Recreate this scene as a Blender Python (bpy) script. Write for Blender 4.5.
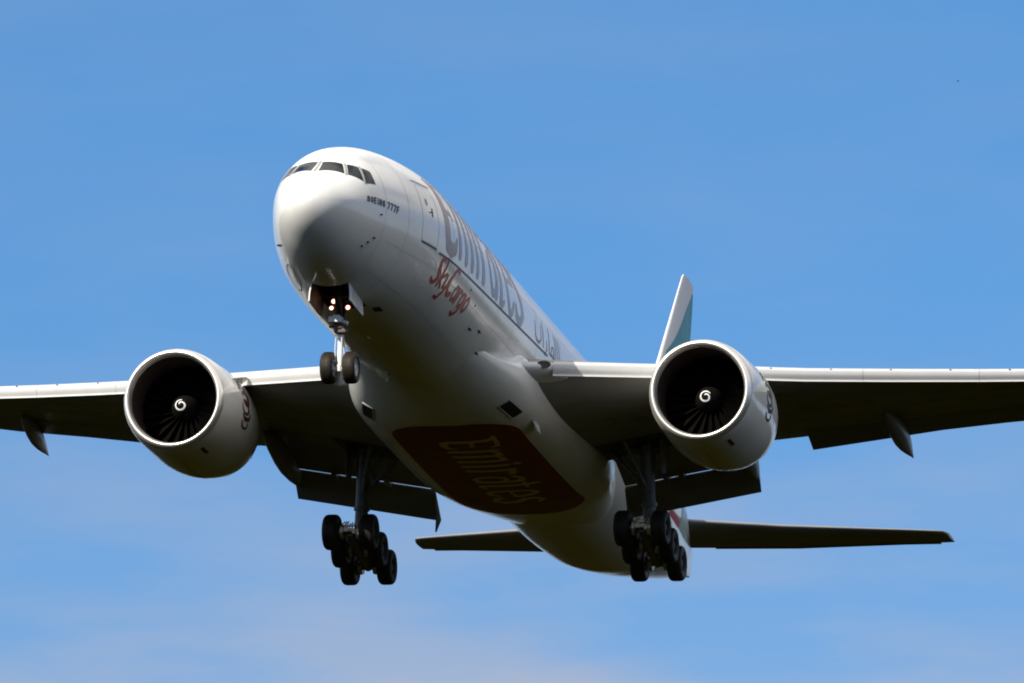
import bpy, bmesh, math, random
import numpy as np
from mathutils import Matrix, Vector
random.seed(7)
for o in list(bpy.data.objects): bpy.data.objects.remove(o)
scene = bpy.context.scene
COL = scene.collection

# ------------------------------------------------------------------ camera
# aircraft frame: X forward (station s = -X aft of the nose tip), Y port, Z up
F_PX = 11072.003
CAM = np.array([355.50066, 93.40102, -100.33155])
RC = np.array([[-0.22410879, 0.97369925, 0.04104892],
               [0.25223620, 0.01726718, 0.96751163],
               [0.94135655, 0.22718188, -0.24947192]])
UP = np.array([.044, -.0320, 1.0]); UP /= np.linalg.norm(UP)
WX = np.array([1., 0, 0]) - UP * UP[0]; WX /= np.linalg.norm(WX)
MW = np.stack([WX, np.cross(UP, WX), UP])           # aircraft -> world directions
EYE = np.array([0, 0, 1.7])
cd = bpy.data.cameras.new('camera'); cam = bpy.data.objects.new('camera', cd); COL.objects.link(cam)
cd.sensor_width = 36; cd.lens = F_PX / 1024 * 36; cd.clip_start = 1; cd.clip_end = 60000
m = Matrix((MW @ RC.T).tolist()).to_4x4(); m.translation = Vector(EYE); cam.matrix_world = m
scene.camera = cam
scene.render.resolution_x = 1024; scene.render.resolution_y = 683

# ------------------------------------------------------------------ sun, sky, exposure
SUN_AC = np.array([.80, -.37, .51]); SUN = MW @ (SUN_AC / np.linalg.norm(SUN_AC))
sd = bpy.data.lights.new('sun', 'SUN'); so = bpy.data.objects.new('sun', sd); COL.objects.link(so)
sd.energy = 5.0; sd.angle = math.radians(.53); sd.color = (1, .93, .80)
so.rotation_euler = Vector(SUN).to_track_quat('Z', 'Y').to_euler(); so.location = (0, 0, 400)
world = bpy.data.worlds.new('World'); scene.world = world; world.use_nodes = True
nt = world.node_tree; nt.nodes.clear()
wo = nt.nodes.new('ShaderNodeOutputWorld'); bg = nt.nodes.new('ShaderNodeBackground')
sky = nt.nodes.new('ShaderNodeTexSky'); sky.sky_type = 'NISHITA'; sky.sun_disc = False
sky.sun_elevation = math.asin(SUN[2]); sky.sun_rotation = math.atan2(SUN[0], SUN[1])
sky.air_density = 1.0; sky.dust_density = 0; sky.ozone_density = 10; sky.altitude = 0
bg.inputs[1].default_value = .097
# thin, barely visible cirrus veil low in the sky
tc = nt.nodes.new('ShaderNodeTexCoord'); mp = nt.nodes.new('ShaderNodeMapping'); mp.inputs['Scale'].default_value = (15, 15, 64)
nz = nt.nodes.new('ShaderNodeTexNoise'); nz.inputs['Scale'].default_value = 1.6; nz.inputs['Detail'].default_value = 5; nz.inputs['Roughness'].default_value = .5
rp = nt.nodes.new('ShaderNodeValToRGB'); rp.color_ramp.elements[0].position = .36; rp.color_ramp.elements[1].position = .68
rp.color_ramp.elements[1].color = (.74, .74, .74, 1); rp.color_ramp.elements[0].color = (.22, .22, .22, 1)
sx = nt.nodes.new('ShaderNodeSeparateXYZ'); mr = nt.nodes.new('ShaderNodeMapRange')
mr.inputs['From Min'].default_value = .214; mr.inputs['From Max'].default_value = .180; mr.inputs['To Min'].default_value = .15; mr.inputs['To Max'].default_value = 1
mu = nt.nodes.new('ShaderNodeMath'); mu.operation = 'MULTIPLY'
mx = nt.nodes.new('ShaderNodeMix'); mx.data_type = 'RGBA'; mx.inputs[7].default_value = (4.5, 4.3, 4.5, 1)
L = nt.links.new
L(tc.outputs['Generated'], mp.inputs['Vector']); L(mp.outputs[0], nz.inputs['Vector']); L(nz.outputs[0], rp.inputs[0])
L(tc.outputs['Generated'], sx.inputs[0]); L(sx.outputs[2], mr.inputs[0]); L(mr.outputs[0], mu.inputs[0]); L(rp.outputs[0], mu.inputs[1])
L(mu.outputs[0], mx.inputs[0]); hs = nt.nodes.new('ShaderNodeHueSaturation'); hs.inputs['Saturation'].default_value = 1.07; hs.inputs['Hue'].default_value = .494; L(sky.outputs[0], hs.inputs['Color']); L(hs.outputs[0], mx.inputs[6]); L(bg.outputs[0], wo.inputs[0])
# whitish horizon haze, added to light the sides more neutrally
mh = nt.nodes.new('ShaderNodeMapRange'); mh.interpolation_type = 'SMOOTHSTEP'; mh.inputs['From Min'].default_value = .19; mh.inputs['From Max'].default_value = .01; mh.inputs['To Max'].default_value = .35
m2 = nt.nodes.new('ShaderNodeMix'); m2.data_type = 'RGBA'; m2.inputs[7].default_value = (7.0, 6.9, 6.7, 1)
L(sx.outputs[2], mh.inputs[0]); L(mh.outputs[0], m2.inputs[0]); L(mx.outputs[2], m2.inputs[6]); 
# scattered cloud above the frame, added to brighten and neutralise the skylight
n2 = nt.nodes.new('ShaderNodeTexNoise'); n2.inputs['Scale'].default_value = 3.2; n2.inputs['Detail'].default_value = 6; L(tc.outputs['Generated'], n2.inputs['Vector'])
r2 = nt.nodes.new('ShaderNodeValToRGB'); r2.color_ramp.elements[0].position = .36; r2.color_ramp.elements[1].position = .52; L(n2.outputs[0], r2.inputs[0])
mc = nt.nodes.new('ShaderNodeMapRange'); mc.interpolation_type = 'SMOOTHSTEP'; mc.inputs['From Min'].default_value = .27; mc.inputs['From Max'].default_value = .36; mc.inputs['To Max'].default_value = .92; L(sx.outputs[2], mc.inputs[0])
u2 = nt.nodes.new('ShaderNodeMath'); u2.operation = 'MULTIPLY'; L(mc.outputs[0], u2.inputs[0]); L(r2.outputs[0], u2.inputs[1])
m3 = nt.nodes.new('ShaderNodeMix'); m3.data_type = 'RGBA'; m3.inputs[7].default_value = (9.6, 9.0, 8.2, 1)
L(u2.outputs[0], m3.inputs[0]); L(m2.outputs[2], m3.inputs[6]); L(m3.outputs[2], bg.inputs[0])
vs = scene.view_settings; vs.view_transform = 'Standard'; vs.look = 'None'; vs.exposure = .30; vs.gamma = 1; vs.use_curve_mapping = False
scene.render.engine = 'CYCLES'; scene.cycles.filter_width = 1.9
scene.cycles.max_bounces = 8; scene.cycles.sample_clamp_indirect = 8

# ------------------------------------------------------------------ materials
def mat(name, col, rough=.5, metal=0., var=.0, scale=1.5, bump=0., coat=0., spec=.5, emit=None, stretch=(1, 1, 1), col2=None):
    ma = bpy.data.materials.new(name); ma.use_nodes = True; n = ma.node_tree; b = n.nodes['Principled BSDF']
    b.inputs['Base Color'].default_value = (*col, 1); b.inputs['Roughness'].default_value = rough
    b.inputs['Metallic'].default_value = metal; b.inputs['Coat Weight'].default_value = coat
    b.inputs['Specular IOR Level'].default_value = spec
    if emit: b.inputs['Emission Color'].default_value = (*emit[0], 1); b.inputs['Emission Strength'].default_value = emit[1]
    t = n.nodes.new('ShaderNodeTexCoord'); mp_ = n.nodes.new('ShaderNodeMapping'); mp_.inputs['Scale'].default_value = stretch
    no = n.nodes.new('ShaderNodeTexNoise'); no.inputs['Scale'].default_value = scale; no.inputs['Detail'].default_value = 6
    n.links.new(t.outputs['Object'], mp_.inputs[0]); n.links.new(mp_.outputs[0], no.inputs['Vector'])
    if var:
        r = n.nodes.new('ShaderNodeValToRGB'); e = r.color_ramp.elements
        c2 = col2 or tuple(c * (1 - var) for c in col)
        e[0].color = (*c2, 1); e[1].color = (*col, 1); e[0].position = .3; e[1].position = .62
        n.links.new(no.outputs[0], r.inputs[0]); n.links.new(r.outputs[0], b.inputs['Base Color'])
        rr = n.nodes.new('ShaderNodeMapRange'); rr.inputs['To Min'].default_value = rough * 1.25; rr.inputs['To Max'].default_value = rough * .8
        n.links.new(no.outputs[0], rr.inputs[0]); n.links.new(rr.outputs[0], b.inputs['Roughness'])
    if bump:
        bp = n.nodes.new('ShaderNodeBump'); bp.inputs['Strength'].default_value = bump; bp.inputs['Distance'].default_value = .02
        n.links.new(no.outputs[0], bp.inputs['Height']); n.links.new(bp.outputs[0], b.inputs['Normal'])
    return ma
M = {}
M['white'] = mat('white_paint', (.80, .80, .785), .14, var=.11, scale=1.3, stretch=(.16, 1, 1), bump=.10)
M['wing'] = mat('grey_wing_paint', (.25, .25, .245), .36, spec=.2, var=.14, scale=1.1, stretch=(1, .35, 1))
M['flap'] = mat('grey_flap_paint', (.22, .22, .215), .3, spec=.2, var=.16, scale=1.4, stretch=(1, .4, 1))
M['slat'] = mat('bare_slat_metal', (.62, .62, .62), .32, metal=.15, var=.08, scale=1.5, stretch=(1, .3, 1))
M['lip'] = mat('polished_lip_metal', (.86, .84, .80), .34, metal=.75, var=.06, scale=2)
M['liner'] = mat('inlet_liner', (.05, .036, .032), .6, spec=.2, var=.2, scale=4)
M['black'] = mat('black_paint', (.012, .012, .012), .5, var=.2, scale=6)
M['blade'] = mat('composite_blade', (.0045, .004, .0035), .6, spec=.04, var=.3, scale=3)
M['mark'] = mat('white_mark', (.85, .85, .85), .5)
M['spin'] = mat('spinner_paint', (.008, .007, .007), .55, spec=.08, var=.2, scale=6)
M['glass'] = mat('cockpit_glass', (.008, .014, .020), .04, spec=.25, var=.3, scale=2)
M['seal'] = mat('window_seal', (.33, .33, .32), .5, var=.2, scale=8)
M['gold'] = mat('gold_lettering', (.36, .29, .28), .4, var=.12, scale=3)
M['goldpale'] = mat('pale_gold_lettering', (.78, .64, .48), .45, var=.12, scale=3)
M['grey'] = mat('grey_lettering', (.33, .34, .42), .4, var=.12, scale=3)
M['emblem'] = mat('dark_red_emblem', (.11, .018, .016), .45, var=.2, scale=4)
M['greydark'] = mat('dark_grey_lettering', (.17, .17, .21), .4, var=.12, scale=3)
M['red'] = mat('red_lettering', (.36, .010, .022), .4, var=.15, scale=5)
M['maroon'] = mat('maroon_panel', (.22, .003, .003), .4, var=.18, scale=1.2)
M['ink'] = mat('dark_marking', (.02, .025, .035), .5)
M['line'] = mat('seam_line', (.05, .07, .10), .5)
M['faint'] = mat('faint_seam', (.45, .46, .46), .5)
M['tyre'] = mat('tyre_rubber', (.024, .017, .013), .6, spec=.3, var=.25, scale=9, bump=.1)
M['darkrim'] = mat('dark_main_rim', (.07, .065, .06), .6, var=.3, scale=9)  # main wheel rims, darker than the nose wheel rims
M['finwhite'] = mat('fin_white_paint', (.70, .70, .72), .45, spec=.25, var=.05, scale=.8)
M['palegreen'] = mat('pale_green_paint', (.34, .44, .42), .4, var=.1, scale=2)
M['panel'] = mat('panel_edge', (.10, .10, .095), .4, var=.2, scale=4)
M['rim'] = mat('painted_rim', (.6, .6, .58), .4, var=.15, scale=9)
M['gear'] = mat('grey_gear_enamel', (.15, .15, .135), .4, var=.25, scale=5)
M['whitegear'] = mat('white_gear_enamel', (.80, .79, .76), .35, var=.12, scale=5)
M['chrome'] = mat('chrome_piston', (.8, .8, .8), .15, metal=1.)
M['bay'] = mat('bay_primer_and_shade', (.09, .06, .045), .6, var=.4, scale=5)  # bay primer; on the upper nose leg it stands in for shadow
M['brown'] = mat('door_inner_paint', (.30, .14, .06), .5, var=.35, scale=4)
M['brass'] = mat('hose_fittings', (.62, .50, .32), .35, metal=.5, var=.3, scale=14)
M['teal'] = mat('green_flag_paint', (.01, .22, .22), .4, var=.12, scale=2)
M['flagred'] = mat('red_flag_paint', (.45, .015, .025), .4, var=.12, scale=2)
M['lamp'] = mat('lit_lamp', (1, 1, 1), .3, emit=((1, .72, .55), 2.4))
M['lampglow'] = mat('painted_lamp_halo', (.6, .1, .04), .3, emit=((1, .10, .03), .45))  # emissive red rim standing in for the lens halo round lit lamps
M['lens'] = mat('unlit_lens', (.05, .05, .05), .08, spec=.8, var=.2, scale=9)
M['core'] = mat('core_nozzle_metal', (.30, .27, .24), .4, metal=.8, var=.3, scale=4)
M['grass'] = mat('dark_woodland_floor', (.0092, .0084, .0014), .95, var=.4, scale=.05, col2=(.0063, .0058, .0010), spec=.0)

# ------------------------------------------------------------------ object helpers
def link(name, me, material, parent=None):
    o = bpy.data.objects.new(name, me); COL.objects.link(o)
    for q in (material if isinstance(material, (list, tuple)) else [material]): me.materials.append(q)
    if parent is not None:
        o.parent = parent
        if parent is JET: o.location = (-ORG).tolist()
    return o
class MB:
    """collects vertices and faces that become ONE mesh object"""
    def __init__(s): s.v = []; s.f = []; s.m = []
    def add(s, V, Fc, mi=0):
        b = len(s.v); s.v += [tuple(map(float, p)) for p in V]
        for q in Fc: s.f.append([b + i for i in q]); s.m.append(mi)
        return s
    def grid(s, P, close_u=False, close_v=False, mi=0, skip=None, flip=False):
        P = np.asarray(P); nu, nv = P.shape[:2]; Fc = []
        for i in range(nu - (0 if close_u else 1)):
            for j in range(nv - (0 if close_v else 1)):
                if skip and skip(i, j): continue
                a = i * nv + j; b = i * nv + (j + 1) % nv; c = ((i + 1) % nu) * nv + (j + 1) % nv; d = ((i + 1) % nu) * nv + j
                Fc.append([a, d, c, b] if flip else [a, b, c, d])
        return s.add(P.reshape(-1, 3), Fc, mi)
    def loft(s, secs, cap=True, mi=0):
        P = np.asarray(secs); s.grid(P, close_v=True, mi=mi)
        if cap:
            n = P.shape[1]; s.add(P[0], [list(range(n))[::-1]], mi); s.add(P[-1], [list(range(n))], mi)
        return s
    def tube(s, pts, r, n=14, mi=0, cap=True):
        pts = np.asarray(pts, float); r = np.broadcast_to(r, (len(pts),)); secs = []
        t = np.gradient(pts, axis=0); ref = np.array([.31, .17, .93]) if abs(t[0] @ np.array([0, 0, 1.])) < .8 * np.linalg.norm(t[0]) else np.array([.9, .3, .1])
        a = np.linspace(0, 2 * np.pi, n, endpoint=False)
        for p, d, rr in zip(pts, t, r):
            d = d / np.linalg.norm(d); u = np.cross(d, ref); u /= np.linalg.norm(u); w = np.cross(d, u)
            secs.append(p + rr * (np.outer(np.cos(a), u) + np.outer(np.sin(a), w)))
        return s.loft(secs, cap, mi)
    def box(s, c, size, rot=None, mi=0, bev=.12):
        c = np.asarray(c, float); h = np.asarray(size, float) / 2; b = bev * min(h)
        # chamfered box: 24 vertices
        me = bmesh.new(); bmesh.ops.create_cube(me, size=1)
        for v in me.verts: v.co = Vector((v.co.x * 2 * h[0], v.co.y * 2 * h[1], v.co.z * 2 * h[2]))
        if b > 0: bmesh.ops.bevel(me, geom=list(me.edges), offset=b, segments=2, affect='EDGES')
        me.verts.index_update()
        R_ = np.eye(3) if rot is None else np.array(rot)
        V = [c + R_ @ np.array(v.co) for v in me.verts]; Fc = [[v.index for v in q.verts] for q in me.faces]; me.free()
        return s.add(V, Fc, mi)
    def revolve(s, prof, origin, axis, n=48, mi=0, close=False, ang0=0):
        """prof: (distance along axis, radius)"""
        axis = np.asarray(axis, float); axis /= np.linalg.norm(axis)
        u = np.cross(axis, [.02, .03, 1.]); u /= np.linalg.norm(u); w = np.cross(axis, u)
        a = np.linspace(0, 2 * np.pi, n, endpoint=False) + ang0
        P = [np.asarray(origin) + axis * d + r * (np.outer(np.cos(a), u) + np.outer(np.sin(a), w)) for d, r in prof]
        return s.grid(P, close_v=True, close_u=close, mi=mi)
    def mesh(s, name, smooth=40, merge=True):
        me = bpy.data.meshes.new(name); me.from_pydata(s.v, [], s.f); me.update()
        me.polygons.foreach_set('material_index', s.m)
        bm = bmesh.new(); bm.from_mesh(me)
        if merge: bmesh.ops.remove_doubles(bm, verts=bm.verts, dist=.0004)
        bmesh.ops.recalc_face_normals(bm, faces=bm.faces); bm.to_mesh(me); bm.free()
        if smooth:
            me.polygons.foreach_set('use_smooth', [True] * len(me.polygons)); me.set_sharp_from_angle(angle=math.radians(smooth))
        return me
    def build(s, name, material, parent=None, smooth=40, merge=True):
        return link(name, s.mesh(name, smooth, merge), material, parent)
JET = None
ORG = np.array([-31.7, 0, -6.6])
def tag(o, label, cat, group=None, kind=None):
    if label: o['label'] = label
    if cat: o['category'] = cat
    if group: o['group'] = group
    if kind: o['kind'] = kind
    return o
def copy_part(o, parent, loc=None):
    c = o.copy(); COL.objects.link(c); c.parent = parent
    if loc is not None: c.location = loc
    return c

# ------------------------------------------------------------------ lettering: strokes -> outline -> mesh on a surface
def seg_field(X, Y, strokes):
    D = np.full(X.shape, 9.)
    for st in strokes:
        st = np.asarray(st, float)
        for a, b in zip(st[:-1], st[1:]):
            d = b[:2] - a[:2]; q = np.clip(((X - a[0]) * d[0] + (Y - a[1]) * d[1]) / (d @ d + 1e-9), 0, 1)
            D = np.minimum(D, np.hypot(X - a[0] - q * d[0], Y - a[1] - q * d[1]) - (a[2] + q * (b[2] - a[2])))
    return D
def contour(xs, ys, D):
    """marching squares: polygons covering D<0, shared vertices, no overlap"""
    V = []; key = {}; Fc = []
    def vid(k, p):
        if k not in key: key[k] = len(V); V.append(p)
        return key[k]
    ins = D < 0
    some = ins[:-1, :-1] | ins[1:, :-1] | ins[:-1, 1:] | ins[1:, 1:]
    for i, j in zip(*np.nonzero(some)):
        cs = [(i, j), (i, j + 1), (i + 1, j + 1), (i + 1, j)]; poly = []
        for k in range(4):
            a = cs[k]; b = cs[(k + 1) % 4]
            if ins[a]: poly.append(vid(a, (xs[a[1]], ys[a[0]])))
            if ins[a] != ins[b]:
                t = D[a] / (D[a] - D[b]); t = min(max(t, .02), .98)
                pa = np.array([xs[a[1]], ys[a[0]]]); pb = np.array([xs[b[1]], ys[b[0]]])
                poly.append(vid((min(a, b), max(a, b)), tuple(pa + t * (pb - pa))))
        if len(poly) > 2: Fc.append(poly)
    return np.array(V), Fc
def lettering(name, strokes, material, parent, fmap, step, pad=.3, field=None, bounds=None):
    if bounds is None:
        A = np.concatenate([np.asarray(q, float) for q in strokes]); r = A[:, 2].max() + step
        bounds = (A[:, 0].min() - r, A[:, 0].max() + r, A[:, 1].min() - r, A[:, 1].max() + r)
    sx_, sy_ = step if isinstance(step, tuple) else (step, step)
    xs = np.arange(bounds[0], bounds[1] + sx_, sx_); ys = np.arange(bounds[2], bounds[3] + sy_, sy_); X, Y = np.meshgrid(xs, ys)
    D = field(X, Y) if field else seg_field(X, Y, strokes)
    V, Fc = contour(xs, ys, D)
    P = fmap(V[:, 0], V[:, 1])
    mb = MB(); mb.add(P, Fc)
    return mb.build(name, material, parent, smooth=180)
def ribbon(mb, pts, w, fmap, close=False, n=None, mi=0):
    """thin painted line of width w following pts (2-D) on a surface"""
    pts = np.asarray(pts, float)
    if close: pts = np.vstack([pts, pts[:1]])
    out = [pts[0]]
    for a, b in zip(pts[:-1], pts[1:]):
        k = max(1, int(np.hypot(*(b - a)) / .12)); out += [a + (b - a) * (i + 1) / k for i in range(k)]
    q = np.array(out)
    if close: q = q[:-1]; t = np.roll(q, -1, 0) - np.roll(q, 1, 0)
    else: t = np.gradient(q, axis=0)
    t /= np.linalg.norm(t, axis=1, keepdims=True) + 1e-9; nn = np.stack([-t[:, 1], t[:, 0]], 1) * w / 2
    A = fmap((q + nn)[:, 0], (q + nn)[:, 1]); B_ = fmap((q - nn)[:, 0], (q - nn)[:, 1])
    mb.grid(np.stack([A, B_], 1), close_u=close, mi=mi); return mb
def arc(cx, cy, rx, ry, a0, a1, w0, w1=None, n=10):
    w1 = w0 if w1 is None else w1
    return [(cx + rx * math.cos(math.radians(a)), cy + ry * math.sin(math.radians(a)), w0 + (w1 - w0) * i / n) for i, a in enumerate(np.linspace(a0, a1, n + 1))]
def wordmark(h, th, capw=1.35):
    """the airline wordmark: big curling E and tall narrow letters; unit height h, stem half-width th"""
    t = th / h; S = []
    def add(st, x): S.append([((px + x) * h, py * h, w * h) for px, py, w in st])
    # E: flourish from upper left, thick stem, curling foot
    add([(.03, 1.0, t * .8), (.12, .84, t), (.13, .45, t), (.13, .13, t), (.17, .01, t), (.34, -.02, t), (.50, .02, t * .8), (.58, .17, t * .4)], .3)
    add([(-.08, 1.0, t * .5), (.25, 1.0, t * .6), (.52, .98, t * .6), (.56, .82, t * .3)], .3)
    add([(.13, .52, t * .6), (.42, .52, t * .5), (.45, .43, t * .2)], .3)
    x = 1.08
    def stem(x, top=.9): add([(x - .07, top - .05, t * .3), (x, top, t * .85), (x, .02, t)], 0)
    # m
    for k in range(3):
        stem(x + .37 * k, .88)
        if k < 2: add([(x + .37 * k, .72, t * .4), (x + .37 * k + .18, .88, t * .6), (x + .37 * (k + 1), .84, t * .9)], 0)
    x += 1.08
    stem(x, .86); add([(x - .01, 1.02, t * .9), (x + .02, 1.05, t * .9)], 0); x += .36       # i
    stem(x, .88); add([(x, .70, t * .4), (x + .14, .86, t * .7), (x + .27, .80, t)], 0); x += .48   # r
    stem(x + .38, .86); add(arc(x + .19, .30, .20, .30, 30, 360, t * .6, t * .8, 14), 0); add([(x + .02, .78, t * .8), (x + .2, .90, t * .7), (x + .38, .80, t)], 0); x += .68  # a
    stem(x, 1.08); add([(x - .16, .85, t * .5), (x + .2, .85, t * .5)], 0); add([(x, .06, t), (x + .1, -.02, t * .8), (x + .22, .06, t * .3)], 0); x += .44    # t
    add(arc(x + .2, .45, .22, .46, 5, 320, t * .9, t * .7, 16), 0); add([(x + .0, .44, t * .5), (x + .42, .48, t * .5)], 0); x += .60       # e
    add([(x + .36, .80, t * .4), (x + .2, .92, t * .7), (x + .04, .80, t * .9), (x + .06, .60, t * 1.), (x + .3, .36, t * 1.1), (x + .36, .14, t), (x + .2, -.01, t * .9), (x - .02, .06, t * .8), (x - .06, .2, t * .4)], 0)
    return S
def pch(x,y,xq):
    x=np.asarray(x,float);y=np.asarray(y,float);xq=np.asarray(xq,float)
    h=np.diff(x);d=np.diff(y)/h;m=np.zeros_like(y)
    for i in range(1,len(x)-1):
        if d[i-1]*d[i]>0:
            w1=2*h[i]+h[i-1];w2=h[i]+2*h[i-1];m[i]=(w1+w2)/(w1/d[i-1]+w2/d[i])
    m[0]=d[0];m[-1]=d[-1]
    i=np.clip(np.searchsorted(x,xq)-1,0,len(x)-2);t=(xq-x[i])/h[i]
    return (2*t**3-3*t**2+1)*y[i]+(t**3-2*t**2+t)*h[i]*m[i]+(-2*t**3+3*t**2)*y[i+1]+(t**3-t**2)*h[i]*m[i+1]
Z0=-.89
NK=np.sqrt(np.array([0,.25,.6,1.2,2,3,4.5,6,8,10,12.]))
NT=[Z0,-.35,-.04,.34,.87,1.62,2.19,2.56,2.86,3.04,3.1]
NB=[Z0,-1.43,-1.74,-2.09,-2.43,-2.70,-2.92,-3.03,-3.08,-3.1,-3.1]
NW=[0,.55,.87,1.22,1.54,1.83,2.22,2.57,2.91,3.07,3.1]
TK=[12,42,46,50,54,58,61,63.2]
TT=[3.1,3.1,3.1,3.1,3.08,2.8,2.4,1.9]
TB=[-3.1,-3.1,-2.92,-2.27,-1.42,-.50,.25,.78]
TW=[3.1,3.1,3.02,2.6,1.95,1.2,.6,.1]
def TBW(s):
    s=np.asarray(s,float);u=np.sqrt(np.clip(s,0,12));t=np.clip(s,12,63.2)
    f=lambda A,C:np.where(s<12,pch(NK,A,u),pch(TK,C,t))
    return f(NT,TT),f(NB,TB),f(NW,TW)
def zcen(s,T,B):
    g=1-np.clip(1-np.asarray(s)/10.,0,1)**2
    g=np.clip(s/10.,0,1);g=1-(1-g)**2
    n=Z0*(1-g)
    t=np.clip((s-44)/19.,0,1)
    return np.clip(n*(1-t)+t*(T+B)/2,B,T)
def fus(s,ph,off=0.):
    """point on fuselage, station s, angle ph (radians; 0 = port, pi/2 = top)"""
    s=np.asarray(s,float);ph=np.asarray(ph,float)
    def base(s,ph):
        T,B,W=TBW(s);zc=zcen(s,T,B);sn=np.sin(ph)
        return np.stack([-s+0*ph,W*np.cos(ph),zc+np.where(sn>0,(T-zc),(zc-B))*sn],-1)
    P=base(s,ph)
    if np.all(np.asarray(off)==0): return P
    a=base(s+.02,ph)-base(np.maximum(s-.02,.0001),ph);b=base(s,ph+.004)-base(s,ph-.004)
    n=np.cross(a,b);n/=np.linalg.norm(n,axis=-1,keepdims=True)+1e-12
    sg=np.sign((n*np.stack([0*s+.2*(s<2),np.cos(ph),np.sin(ph)],-1)).sum(-1,keepdims=True))
    return P+n*sg*np.asarray(off)[...,None] if np.ndim(off) else P+n*sg*off

# ------------------------------------------------------------------ ground (far below the frame; lights the belly)
gb = MB(); rr_ = [0, 60, 200, 600, 2000, 7000, 26000]; an = np.linspace(0, 2 * np.pi, 64, endpoint=False)
gb.grid([[(r * math.cos(a), r * math.sin(a), 0) for a in an] for r in rr_], close_v=True)
g_ = gb.build('ground', M['grass'], None); g_['kind'] = 'structure'

hb_ = MB(); an = np.linspace(0, 2 * np.pi, 220, endpoint=False); rj = random.Random(3); ph_ = [rj.uniform(0, 6.28) for _ in range(9)]  # unseen ring of hills, added to block the bright horizon glow
crest = sum(np.sin(an * k + p) * (60 / (1 + .25 * k)) for k, p in zip((2, 3, 5, 8, 13, 21, 34, 47, 71), ph_)) + 400
hb_.grid([[(r * math.cos(a), r * math.sin(a), z * k - 2) for a, z in zip(an, crest)] for r, k in ((4000, 0), (4500, .35), (5000, .8), (5300, 1.), (5800, .9), (7500, 0))], close_v=True)
hl = hb_.build('glow_blocking_hills', M['grass'], None, smooth=180); hl['kind'] = 'structure'

# ------------------------------------------------------------------ the aeroplane
JET = bpy.data.objects.new('cargo_jet', None); COL.objects.link(JET)
jm = Matrix(MW.tolist()).to_4x4(); jm.translation = Vector(MW @ (ORG - CAM) + EYE); JET.matrix_world = jm
JET.empty_display_size = 3
tag(JET, 'white twin engined cargo aeroplane with landing gear down against blue sky', 'aeroplane')

# ---- fuselage skin with an open nose gear bay
D2R = math.pi / 180
BS0, BS1, BY = 4.25, 6.75, .70
st = np.unique(np.round(np.concatenate([np.linspace(.06, 1.6, 26) ** 2, np.linspace(2.6, 12, 64), np.linspace(12.4, 42, 60), np.linspace(42.5, 63.2, 52), [BS0, BS1]]), 4))
T_, B_, W_ = TBW(st)
rings = []
na = 36                                        # angles between anchors
for s, w in zip(st, W_):
    h = math.asin(min(.62, BY / w)); lo = -math.pi / 2 - h; hi = -math.pi / 2 + h
    ph = np.concatenate([np.linspace(lo, hi, 13)[:-1], np.linspace(hi, 2 * math.pi + lo, 133)[:-1]])
    rings.append(fus(np.full(ph.shape, s), ph))
rings = np.array(rings); i0 = int(np.argmin(abs(st - BS0))); i1 = int(np.argmin(abs(st - BS1)))
fb = MB(); fb.grid(rings, close_v=True, skip=lambda i, j: i0 <= i < i1 and j < 12)
tip = fus(np.array([.0]), np.array([0.]))[0]; fb.add(np.vstack([rings[0], tip[None]]), [[k, (k + 1) % 144, 144] for k in range(144)])
fb.add(rings[-1], [list(range(144))])
FUS = fb.build('fuselage', M['white'], JET, smooth=60)
# bay walls going up into the nose
bb = MB(); loop = [rings[i, 0] for i in range(i0, i1 + 1)] + [rings[i1, j] for j in range(1, 12)] + [rings[i, 12] for i in range(i1, i0 - 1, -1)] + [rings[i0, j] for j in range(11, 0, -1)]
loop = np.array(loop); topl = loop.copy(); topl[:, 2] = -1.55
bb.grid([loop, topl], close_v=True); bb.add(topl, [list(range(len(topl)))])
for k in range(4): bb.box((-4.7 - .5 * k, 0, -1.68), (.08, 1.3, .12))
for sy in (-1, 1):
    bb.tube([(-4.4, sy * .62, -2.1), (-6.6, sy * .62, -2.2)], .035, 8); bb.tube([(-4.4, sy * .5, -1.7), (-6.6, sy * .55, -1.9)], .025, 8)
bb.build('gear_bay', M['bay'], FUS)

fm = lambda off, s0=0, h0=0: (lambda x, y: fus(np.asarray(x) + s0, (np.asarray(y) + h0) / 3.1, off))     # (s, arc height) -> skin
# ---- cockpit windows, mirrored from one side
def pane(name, cor, sgn):
    cor = np.array([(a, b * D2R) for a, b in cor]); c0 = cor.mean(0)
    def patch(k, off, n=8):
        q = c0 + (cor - c0) * k; U, V = np.meshgrid(np.linspace(0, 1, n), np.linspace(0, 1, n), indexing='ij')
        p = (q[0] * ((1 - U) * (1 - V))[..., None] + q[1] * (U * (1 - V))[..., None] + q[2] * (U * V)[..., None] + q[3] * ((1 - U) * V)[..., None])
        P = fus(p[..., 0], p[..., 1], off); P[..., 1] *= sgn; return P
    gl = MB().grid(patch(.93, .007)).build(name, M['glass'], FUS, smooth=180)
    a = patch(1.03, .004); b = patch(.91, .010)
    ring = lambda P: np.array([*P[:-1, 0], *P[-1, :-1], *P[:0:-1, -1], *P[0, :0:-1]])
    return gl
WIN = [[(2.20, 88.3), (2.375, 62.6), (1.877, 49.5), (1.38, 85.5)],
       [(2.427, 59.6), (2.771, 47.4), (2.513, 27.6), (1.952, 47.1)],
       [(2.853, 45.2), (3.267, 38.6), (3.227, 22.9), (2.582, 25.4)]]
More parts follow.
